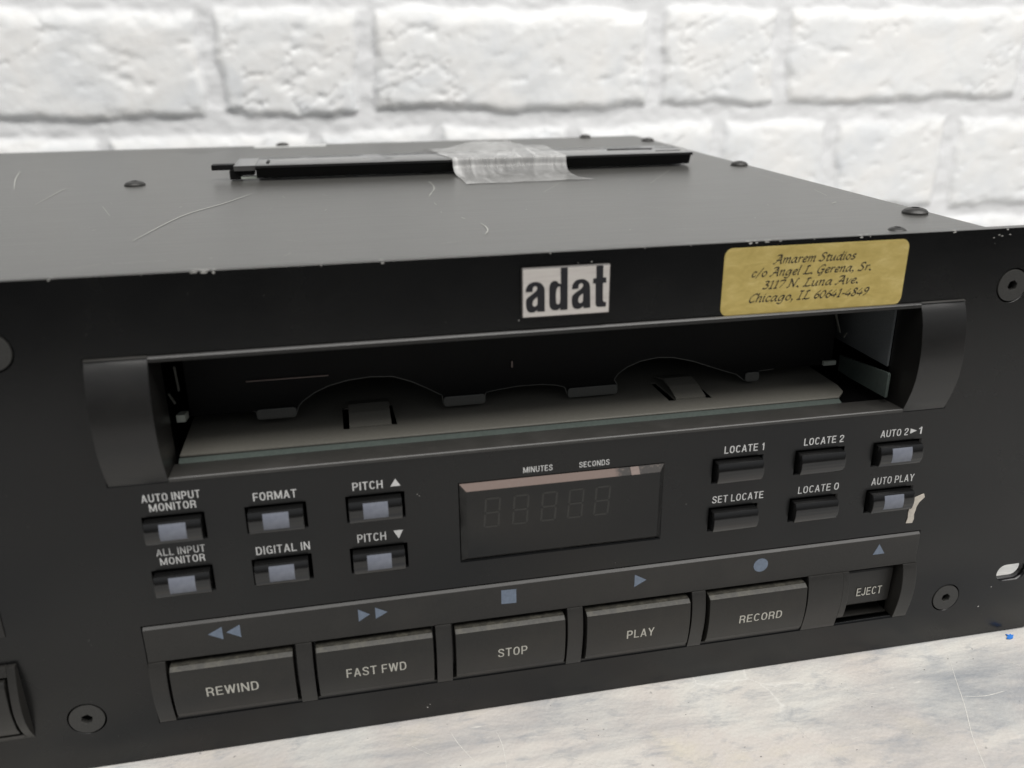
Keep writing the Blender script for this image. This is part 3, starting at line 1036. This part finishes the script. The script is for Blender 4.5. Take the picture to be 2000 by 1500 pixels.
# ------------------------------------------------------------------ twelve small push buttons
for ci, (a, b) in enumerate(COLS):
    for ri, (c, d) in enumerate(ROWS):
        cx, cz = (a + b) / 2 + random.uniform(-0.12, 0.12), (c + d) / 2 + random.uniform(-0.08, 0.05)
        hw, hh, fr = 6.65, 3.0, -2.0
        mb = MB()
        face = []
        for k in range(9):
            t = -1 + 2 * k / 8
            face.append((fr - 0.75 * (1 - t * t), cz + hh * t))
        mb.prism([(6, cz - hh)] + face + [(6, cz + hh)], cx - hw, cx + hw)
        pb = mb.build('push_button', M_GLOSS, rec, bevel=0.22, seg=2, smooth=16, ang=50)
        if ci in (0, 1, 2, 5):
            mb = MB()
            fp = []
            for k in range(7):
                dz = -1.75 + 4.3 * k / 6
                fp.append((fr - 0.75 * (1 - (dz / hh) ** 2) - 0.05, cz + dz))
            mb.prism([(fr + 0.3, fp[0][1])] + fp + [(fr + 0.3, fp[-1][1])], cx - 3.1, cx + 3.1)
            mb.build('indicator_window', M_WIN, pb)

# ------------------------------------------------------------------ time display
mb = MB()
x0, x1, z0, z1, f, ch = 28.95, 84.7, 50.45, 73.35, -1.7, 1.6
O = [(x0, -0.1, z0), (x1, -0.1, z0), (x1, -0.1, z1), (x0, -0.1, z1)]
I = [(x0 + ch, f, z0 + ch), (x1 - ch, f, z0 + ch), (x1 - ch, f, z1 - ch), (x0 + ch, f, z1 - ch)]
B = [(x, 5, z) for x, _, z in O]
mb.add(I, [(0, 1, 2, 3)], 0)
mb.add(O + I, [(0, 1, 5, 4), (1, 2, 6, 5), (3, 0, 4, 7)], 0)
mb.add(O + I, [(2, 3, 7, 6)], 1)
mb.add(O + B, [(0, 4, 5, 1), (1, 5, 6, 2), (2, 6, 7, 3), (3, 7, 4, 0)], 0)
disp = mb.build('display_window', [M_GLASS, M_REFLECT], rec)
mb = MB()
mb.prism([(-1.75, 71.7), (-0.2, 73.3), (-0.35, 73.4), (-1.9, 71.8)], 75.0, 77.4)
mb.build('pink_patch', plain('pink_brown', (0.15, 0.11, 0.095), 0.6), disp)  # small pink-brown patch on the top chamfer
for dx in (34.75, 42.35, 50.0, 57.3, 64.6):
    mb = MB()
    wd, z0d, z1d, t = 4.3, 60.6, 69.4, 0.55
    zm = (z0d + z1d) / 2
    for (a, b, c, d) in ((.45, wd - .45, z1d - t, z1d), (.45, wd - .45, zm - t / 2, zm + t / 2), (.45, wd - .45, z0d, z0d + t),
                         (0, t, zm + .35, z1d - .35), (wd - t, wd, zm + .35, z1d - .35), (0, t, z0d + .35, zm - .35), (wd - t, wd, z0d + .35, zm - .35)):
        mb.add([(dx + u_ + 0.07 * (w_ - z0d), -1.73, w_) for u_, w_ in ((a, c), (b, c), (b, d), (a, d))], [(0, 1, 2, 3)])
    mb.build('digit', M_DIGIT, disp)


# ------------------------------------------------------------------ transport section
def yb(z):
    if z >= 33:
        return -0.4
    t = min(1, max(0, (33 - z) / 21.3))
    return -0.4 - 1.9 * math.sin(math.pi * t ** 0.85)


def rib_profile(z1, z0, n=12):
    zz = [z1 + (z0 - z1) * k / n for k in range(n + 1)]
    return [(yb(z), z) for z in zz] + [(4, z0), (4, z1)]


mb = MB()
mb.prism([(0.25, 41.65), (-0.4, 41.0), (-0.4, 33.0), (-0.75, 31.3), (4, 31.3), (4, 41.65)], -53.1, 167.8)
for a, b in ((-53.1, -48.9), (-16.2, -12.0), (20.9, 25.3), (58.1, 62.6), (95.3, 99.5), (132.0, 143.2), (163.2, 167.8)):
    mb.prism(rib_profile(31.25, 11.7), a, b)
mb.prism([(yb(z), z) for z in (31.25, 28, 25, 22, 19, 17, 15.2)] + [(8, 15.2), (8, 31.25)], 143.2, 145.3)
for a, b in ((-48.85, -16.25), (-11.95, 20.85), (25.35, 58.05), (62.65, 95.25), (99.55, 131.95)):
    mb.box(a, b, 0.2, 4, 11.7, 12.35)
    mb.box(a, b, 3.3, 4.0, 12.4, 31.2)
mb.box(143.25, 163.15, 7.6, 8.4, 11.7, 31.2)
mb.box(143.25, 163.15, 3.0, 8.4, 11.4, 11.9)
tb = mb.build('transport_bezel', M_TRANS, rec, bevel=0.16, smooth=16, ang=48)
yi = lambda z: -0.46
for sym in ([[(-37.6, 37.5), (-33.95, 35.5), (-33.95, 39.4)], [(-33.05, 37.5), (-29.5, 35.45), (-29.5, 39.4)]],
            [[(0.75, 35.55), (3.8, 37.45), (0.75, 39.4)], [(5.25, 35.75), (8.5, 37.5), (5.25, 39.35)]],
            [[(39.5, 35.3), (43.7, 35.1), (43.7, 39.6), (39.5, 39.75)]],
            [[(77.85, 35.25), (81.4, 37.2), (77.85, 39.35)]], [circ(116.4, 37.2, 2.25, 28)],
            [[(152.7, 35.75), (156.6, 35.75), (154.4, 39.3)]]):
    mb = MB()
    flat_polys(mb, sym, yi)
    mb.build('transport_symbol', M_ICON, tb)


def yk(z):
    t = (29.0 - z) / 16.4
    return -2.15 - 1.15 * math.sin(math.pi * (0.18 + 0.72 * t)) + 0.9 * t * t


for nm, a, b, tx0, tx1, tz0, tz1 in (('REWIND', -48.0, -17.05, -39.7, -26.5, 20.2, 23.15), ('FAST FWD', -11.1, 20.0, -3.65, 12.4, 19.9, 22.85),
                                     ('STOP', 26.2, 57.2, 37.85, 46.2, 19.6, 22.55), ('PLAY', 63.5, 94.4, 75.4, 83.6, 19.8, 22.7), ('RECORD', 100.4, 131.0, 110.0, 123.5, 19.7, 22.5)):
    zz = [29.0 - 16.3 * k / 14 for k in range(15)]
    pr = [(3.0, 29.7), (-1.5, 29.7)] + [(yk(z), z) for z in zz if z > 13.9] + [(yk(13.6) + 0.5, 13.5), (-0.1, 12.7), (3.0, 12.7)]
    mb = MB()
    mb.prism(pr, a, b)
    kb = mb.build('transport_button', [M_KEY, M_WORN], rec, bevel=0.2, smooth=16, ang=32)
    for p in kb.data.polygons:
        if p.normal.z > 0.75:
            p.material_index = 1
    mb = MB()
    add_text(mb, nm, tx0, tx1, tz0, tz1, lambda z: yk(z) - 0.07)
    mb.build('lettering', M_INKKEY, kb)
mb = MB()
mb.prism([(7.5, 29.0), (2.0, 29.0), (1.8, 28.4), (2.2, 16.8), (2.6, 16.2), (7.5, 16.2)], 145.5, 162.5)
eb = mb.build('eject_button', M_TRANS, rec, bevel=0.2, smooth=16)
mb = MB()
add_text(mb, 'EJECT', 151.0, 159.5, 19.75, 22.6, lambda z: 1.75)
mb.build('lettering', M_INKKEY, eb)

# ------------------------------------------------------------------ left edge: power switch and meter window
mb = MB()
pz = [(-0.1, 35.9), (-1.3, 35.9), (-2.0, 33.5), (-2.8, 30.8), (-3.5, 27), (-3.75, 23.6), (-3.3, 20), (-2.3, 17), (-1.2, 14.6), (0.0, 12.5)]
mb.prism(pz + [(1, 12.5), (1, 35.9)], -85.6, -83.6)
mb.prism(pz + [(1, 12.5), (1, 35.9)], -112, -110)
mb.prism([(-0.1, 35.9), (-1.3, 35.9), (-2.0, 33.5), (0.6, 33.0), (0.6, 35.9)], -110, -85.6)
mb.prism([(-1.2, 14.6), (0.0, 12.5), (0.6, 12.5), (0.6, 15.0)], -110, -85.6)
sw = mb.build('power_switch', M_TRANS, rec, bevel=0.2, smooth=16, ang=45)
mb = MB()
mb.prism([(0.5, 32.6), (-2.6, 32.6), (-3.2, 31.2), (-3.6, 24), (-2.6, 18), (-1.4, 15.4), (0.5, 15.2)], -109, -86.3)
mb.build('rocker', M_TRANS, sw, bevel=0.2, smooth=16)
mb = MB()
mb.box(-215, -84.3, -0.35, 0.02, 44.1, 84)
mb.build('meter_window', grainy('meter_acrylic', (0.016, 0.015, 0.014), (0.02, 0.019, 0.018), 0.35, 0.4, bstr=0), rec, bevel=0.1)

# ------------------------------------------------------------------ wear: torn sticker, chips on the top edge, scratches on the lid
plate('sticker_remnant', [[(162.95, 52.6), (163.6, 53.6), (165.2, 54.2), (166.65, 54.65), (167.1, 53.5), (165.5, 51.9), (164.9, 50.6), (164.75, 49.2), (164.5, 48.0), (164.75, 46.5), (164.35, 45.1), (162.3, 45.25), (162.65, 47.1), (162.45, 49.02), (162.8, 50.6)]], -0.22, -0.01, M_PAINT, rec)
mb = MB()


def blob(cx, cy, cz, rx, rz, top):
    n = random.randint(6, 9)
    pts = []
    for k in range(n):
        a = 2 * math.pi * k / n
        r = random.uniform(0.55, 1.15)
        pts.append((cx + rx * r * math.cos(a), rz * r * math.sin(a)))
    if top:
        mb.add([(x, cy + d, cz) for x, d in pts], [tuple(range(n))])
    else:
        mb.add([(x, cy, cz + d) for x, d in pts], [tuple(range(n))])


for x, rx, rz in ((-57.6, .5, .35), (-39, .25, .2), (-28.0, 1.6, .35), (-26.0, 1.4, .5), (-24.0, .5, .6), (-0.4, .3, .3), (12.9, .7, .5), (52.5, .35, .3), (76, .3, .25), (88, .3, .2), (103.7, .9, .5), (105.5, .6, .35), (108.8, 1.5, .3), (112, .7, .25), (121, .3, .2), (134.6, .9, .5), (137, .4, .3), (161.7, .9, .4), (177.3, .6, .4), (186, .5, .3), (196, .8, .4)):
    blob(x, 1.2 + random.uniform(-.6, .6), 132.54, rx, rz, True)
    blob(x + random.uniform(-.4, .4), -0.04, 132.5 - rz * 0.7, rx * 0.6, rz * 0.55, False)
for x in (173.5, 175, 175.9, 178.4):
    blob(x, -0.04, 130.6 + random.uniform(-.5, .5), random.uniform(.2, .5), .12, False)
for x, z, r in ((17.73, 3.3, .32), (18.5, 4.2, .22), (197.5, 17.7, .3), (194.2, 10.8, .4), (18.1, 71.7, .18), (18.6, 71.2, .15), (45.0, 116.2, .2), (63.0, 129.7, .22), (59.7, 129.6, .14), (92, 60, .12), (-66, 40, .12)):
    blob(x, -0.04, z, r, r * 0.7, False)
for _ in range(160):
    dx, dz = random.uniform(-83, 196), random.uniform(3, 131)
    if -57 < dx < 171 and (dz < 43 or 49 < dz < 115):      # only on the bare sheet, never across an opening
        continue
    blob(dx, -0.03, dz, random.uniform(.03, .08), random.uniform(.03, .07), False)
join_marks(panel, mb, M_CHIP)

mb = MB()


def scratch(pts, w0=0.22, zt=132.49):
    P = spline([tuple(map(float, q)) for q in pts], 6) if len(pts) > 2 else pts
    n = len(P)
    for i in range(n - 1):
        (ax, ay), (bx, by) = P[i], P[i + 1]
        L = math.hypot(bx - ax, by - ay) or 1
        wa = w0 * (0.35 + 0.65 * math.sin(math.pi * (i + 0.3) / n))
        nx, ny = -(by - ay) / L * wa, (bx - ax) / L * wa
        mb.add([(ax - nx, ay - ny, zt), (bx - nx, by - ny, zt), (bx + nx, by + ny, zt), (ax + nx, ay + ny, zt)], [(0, 1, 2, 3)])


for q, w_ in (([(-48.5, 39.2), (-41.5, 75.2), (-31.5, 96.9), (-24.6, 115.2)], .26), ([(-91.7, 108.3), (-92.2, 140.4), (-90.3, 146.4)], .2), ([(-69.3, 99.4), (-63.1, 80.7)], .16),
              ([(-109.9, 147.7), (-118.8, 178.0), (-125, 205)], .25), ([(38.1, 130), (38.1, 112.3), (34.5, 96)], .16), ([(36.0, 101), (34.0, 93)], .16), ([(34.3, 80), (34.5, 75.7)], .2), ([(34.4, 63), (34.3, 61.3)], .2),
              ([(39.0, 52), (39.6, 49)], .25), ([(42.9, 42.0), (43.4, 36), (43.0, 30.7), (41.3, 25.2)], .2), ([(73.4, 93.0), (88.8, 121.8)], .14), ([(115.5, 103.4), (136.0, 137.1)], .14),
              ([(163.9, 116.5), (163.4, 93.3)], .12), ([(164.1, 75.1), (161.1, 61.8)], .14), ([(154.5, 47.7), (157.3, 50.0)], .35), ([(0, 74), (.6, 75.5)], .3), ([(-44.8, 91), (-44.2, 92.5)], .3), ([(-62.4, 56.8), (-61.8, 58)], .2),
              ([(-48, 12.6), (-36, 12.9)], .1), ([(-26.3, 12.5), (-25.8, 13.1)], .2), ([(134, 49.5), (134.4, 50.5)], .2), ([(80, 22), (80.4, 22.8)], .2), ([(60, 60), (60.3, 61)], .2), ([(120, 30), (120.6, 31)], .18)):
    scratch(q, w_)
for _ in range(55):
    ax, ay, an, ln = random.uniform(-150, 165), random.uniform(8, 230), random.uniform(0, math.pi), random.uniform(.4, 7)
    scratch([(ax, ay), (ax + ln * math.cos(an) * .5 + random.uniform(-.3, .3), ay + ln * math.sin(an) * .5), (ax + ln * math.cos(an), ay + ln * math.sin(an))], random.uniform(.03, .08))
join_marks(lid, mb, M_SCRATCH)
mb = MB()
for q, w_ in TABLE_LINES:
    scratch(q, w_, -0.55)
join_marks(tab, mb, M_CREASE)
mb = MB()
for _ in range(90):
    blob(random.uniform(-70, 240), random.uniform(-75, -2), -0.56, random.uniform(.08, .3), random.uniform(.08, .22), True)
join_marks(tab, mb, M_SPECK)

# ================================================================== LOOSE DOOR TAPED ON TOP
door = empty('cassette_door', (58, 160, 132.4), 'loose black plastic cassette door lying on top of the machine under clear tape', 'cassette door')
M_DOORTOP = grainy('door_plastic', (0.045, 0.045, 0.044), (0.055, 0.055, 0.054), 0.10, 1.0, bstr=0.0, big=90, rvar=0.03)
mb = MB()
mb.prism([(146.6, 138.2), (146.4, 137.2), (148.2, 136.9), (149.6, 133.4), (151.5, 133.0), (172, 133.4), (175, 136.6), (174.2, 138.3)], -25.2, 149.4)
mb.add([(149.4, 146.6, 138.2), (149.4, 146.4, 136.9), (149.4, 174.2, 138.3), (149.4, 174.2, 136.9), (150.9, 151, 138.2), (150.9, 151, 136.9), (146, 174.2, 138.3)],
       [(0, 4, 2), (1, 3, 5), (0, 1, 5, 4), (4, 5, 3, 2)])
dp = mb.build('door_panel', [M_DOORTOP, M_FLAP], door, bevel=0.15, smooth=16)
for p in dp.data.polygons:  # reflection painted into a paler top, all other faces kept darker
    if p.normal.z < 0.6:
        p.material_index = 1
mb = MB()
mb.prism([(148.5, 138.1), (148.5, 136.2), (173.5, 136.3), (173.5, 138.2)], -33.3, -25.3)
mb.build('hinge_tongue', M_DOORTOP, door, bevel=0.15)
mb = MB()
mb.box(-41.6, -33.4, 151, 156, 136.4, 138.4)
mb.build('hinge_pin', M_FLAP, door, bevel=0.3)
mb = MB()
mb.box(-35.2, -31.2, 150.5, 158, 132.9, 136.1)
mb.box(-31.2, -26.2, 149.8, 158, 134.4, 136.1)
mb.build('hinge_step', M_FLAP, door, bevel=0.2)
mb = MB()
mb.box(-31.1, -25.3, 150.2, 153, 133.1, 133.9)
mb.build('hinge_spring', M_PALE, door)
mb = MB()
mb.box(-21.6, -20.6, 153, 162, 138.25, 138.55)
mb.box(118, 138, 163.5, 164.2, 138.28, 138.5)
mb.box(136, 147, 154.0, 154.6, 138.2, 138.4)
mb.build('door_rib', M_FLAP, door)

# clear packing tape: from the lid in front, up over the door, lifted in a tent behind it
path = [(117.5, 132.75), (122, 132.7), (130, 132.75), (138, 132.9), (143, 133.6), (145.6, 135.6), (146.2, 137.9), (148, 138.65), (155, 138.75), (165, 138.8), (173, 138.9), (182, 138.6), (195, 137.4), (210, 135.8), (224, 134.3), (236, 133.1)]
pp = np.array(spline(path, 5))
nu = 60
U, V = np.meshgrid(np.linspace(0, 1, nu), np.arange(len(pp)))
PY, PZ = pp[V, 0], pp[V, 1]
t_ = (PY - 117.5) / 118.5
xl = 50.5 - 8.5 * t_ + 1.2 * np.sin(t_ * 9)
xr = 92.5 + 9.5 * t_ + 1.2 * np.sin(t_ * 7 + 1) + 5.0 * np.exp(-((PY - 117.5) / 6) ** 2)
TX = xl + (xr - xl) * U
wr = (fbm(TX / 16, PY / 40, 2, 61) - 0.5)
lift = np.clip((PY - 150) / 40, 0, 1) * np.clip(U / 0.35, 0.05, 1)
TZ = PZ + wr * (0.9 + 3.6 * lift) + 3.2 * lift * np.exp(-((TX - 77) / 13) ** 2) * np.clip((240 - PY) / 40, 0.55, 1)
TZ += 1.0 * np.clip(1 - np.abs(TX - 76 - 0.08 * (PY - 150)) / 1.6, 0, 1) * np.clip((PY - 140) / 10, 0, 1)
TZ = np.maximum(TZ, 132.62)
over = (PY > 144.5) & (PY < 176)
TZ = np.where(over, np.maximum(TZ, np.where(PY > 146.3, 138.5, 0)), TZ)
PYd = PY + 3.0 * (fbm(TX / 5, PY * 0, 3, 71) - 0.5) * (t_ > 0.93) + 2.0 * (fbm(TX / 6, PY * 0, 3, 73) - 0.5) * (t_ < 0.05)
tape = grid_mesh('clear_tape', TX, PYd, TZ, M_TAPE)
tape['label'] = 'wrinkled strip of clear packing tape holding the loose door down on the lid'
tape['category'] = 'tape'

# blue scrap on the table by the right corner
bs = plate('paper_scrap', [[(203.9, -4.0), (204.9, -3.0), (205.3, -3.0), (205.2, -1.9), (205.9, -2.5), (206.9, -2.1), (206.6, -2.8), (207.5, -2.7), (206.7, -3.5), (206.1, -4.1), (205.0, -4.3)]], -0.5, -0.15, M_BLUE, None, flat=True)
bs['label'] = 'tiny torn scrap of bright blue paper on the pale boards by the machine'
bs['category'] = 'scrap'
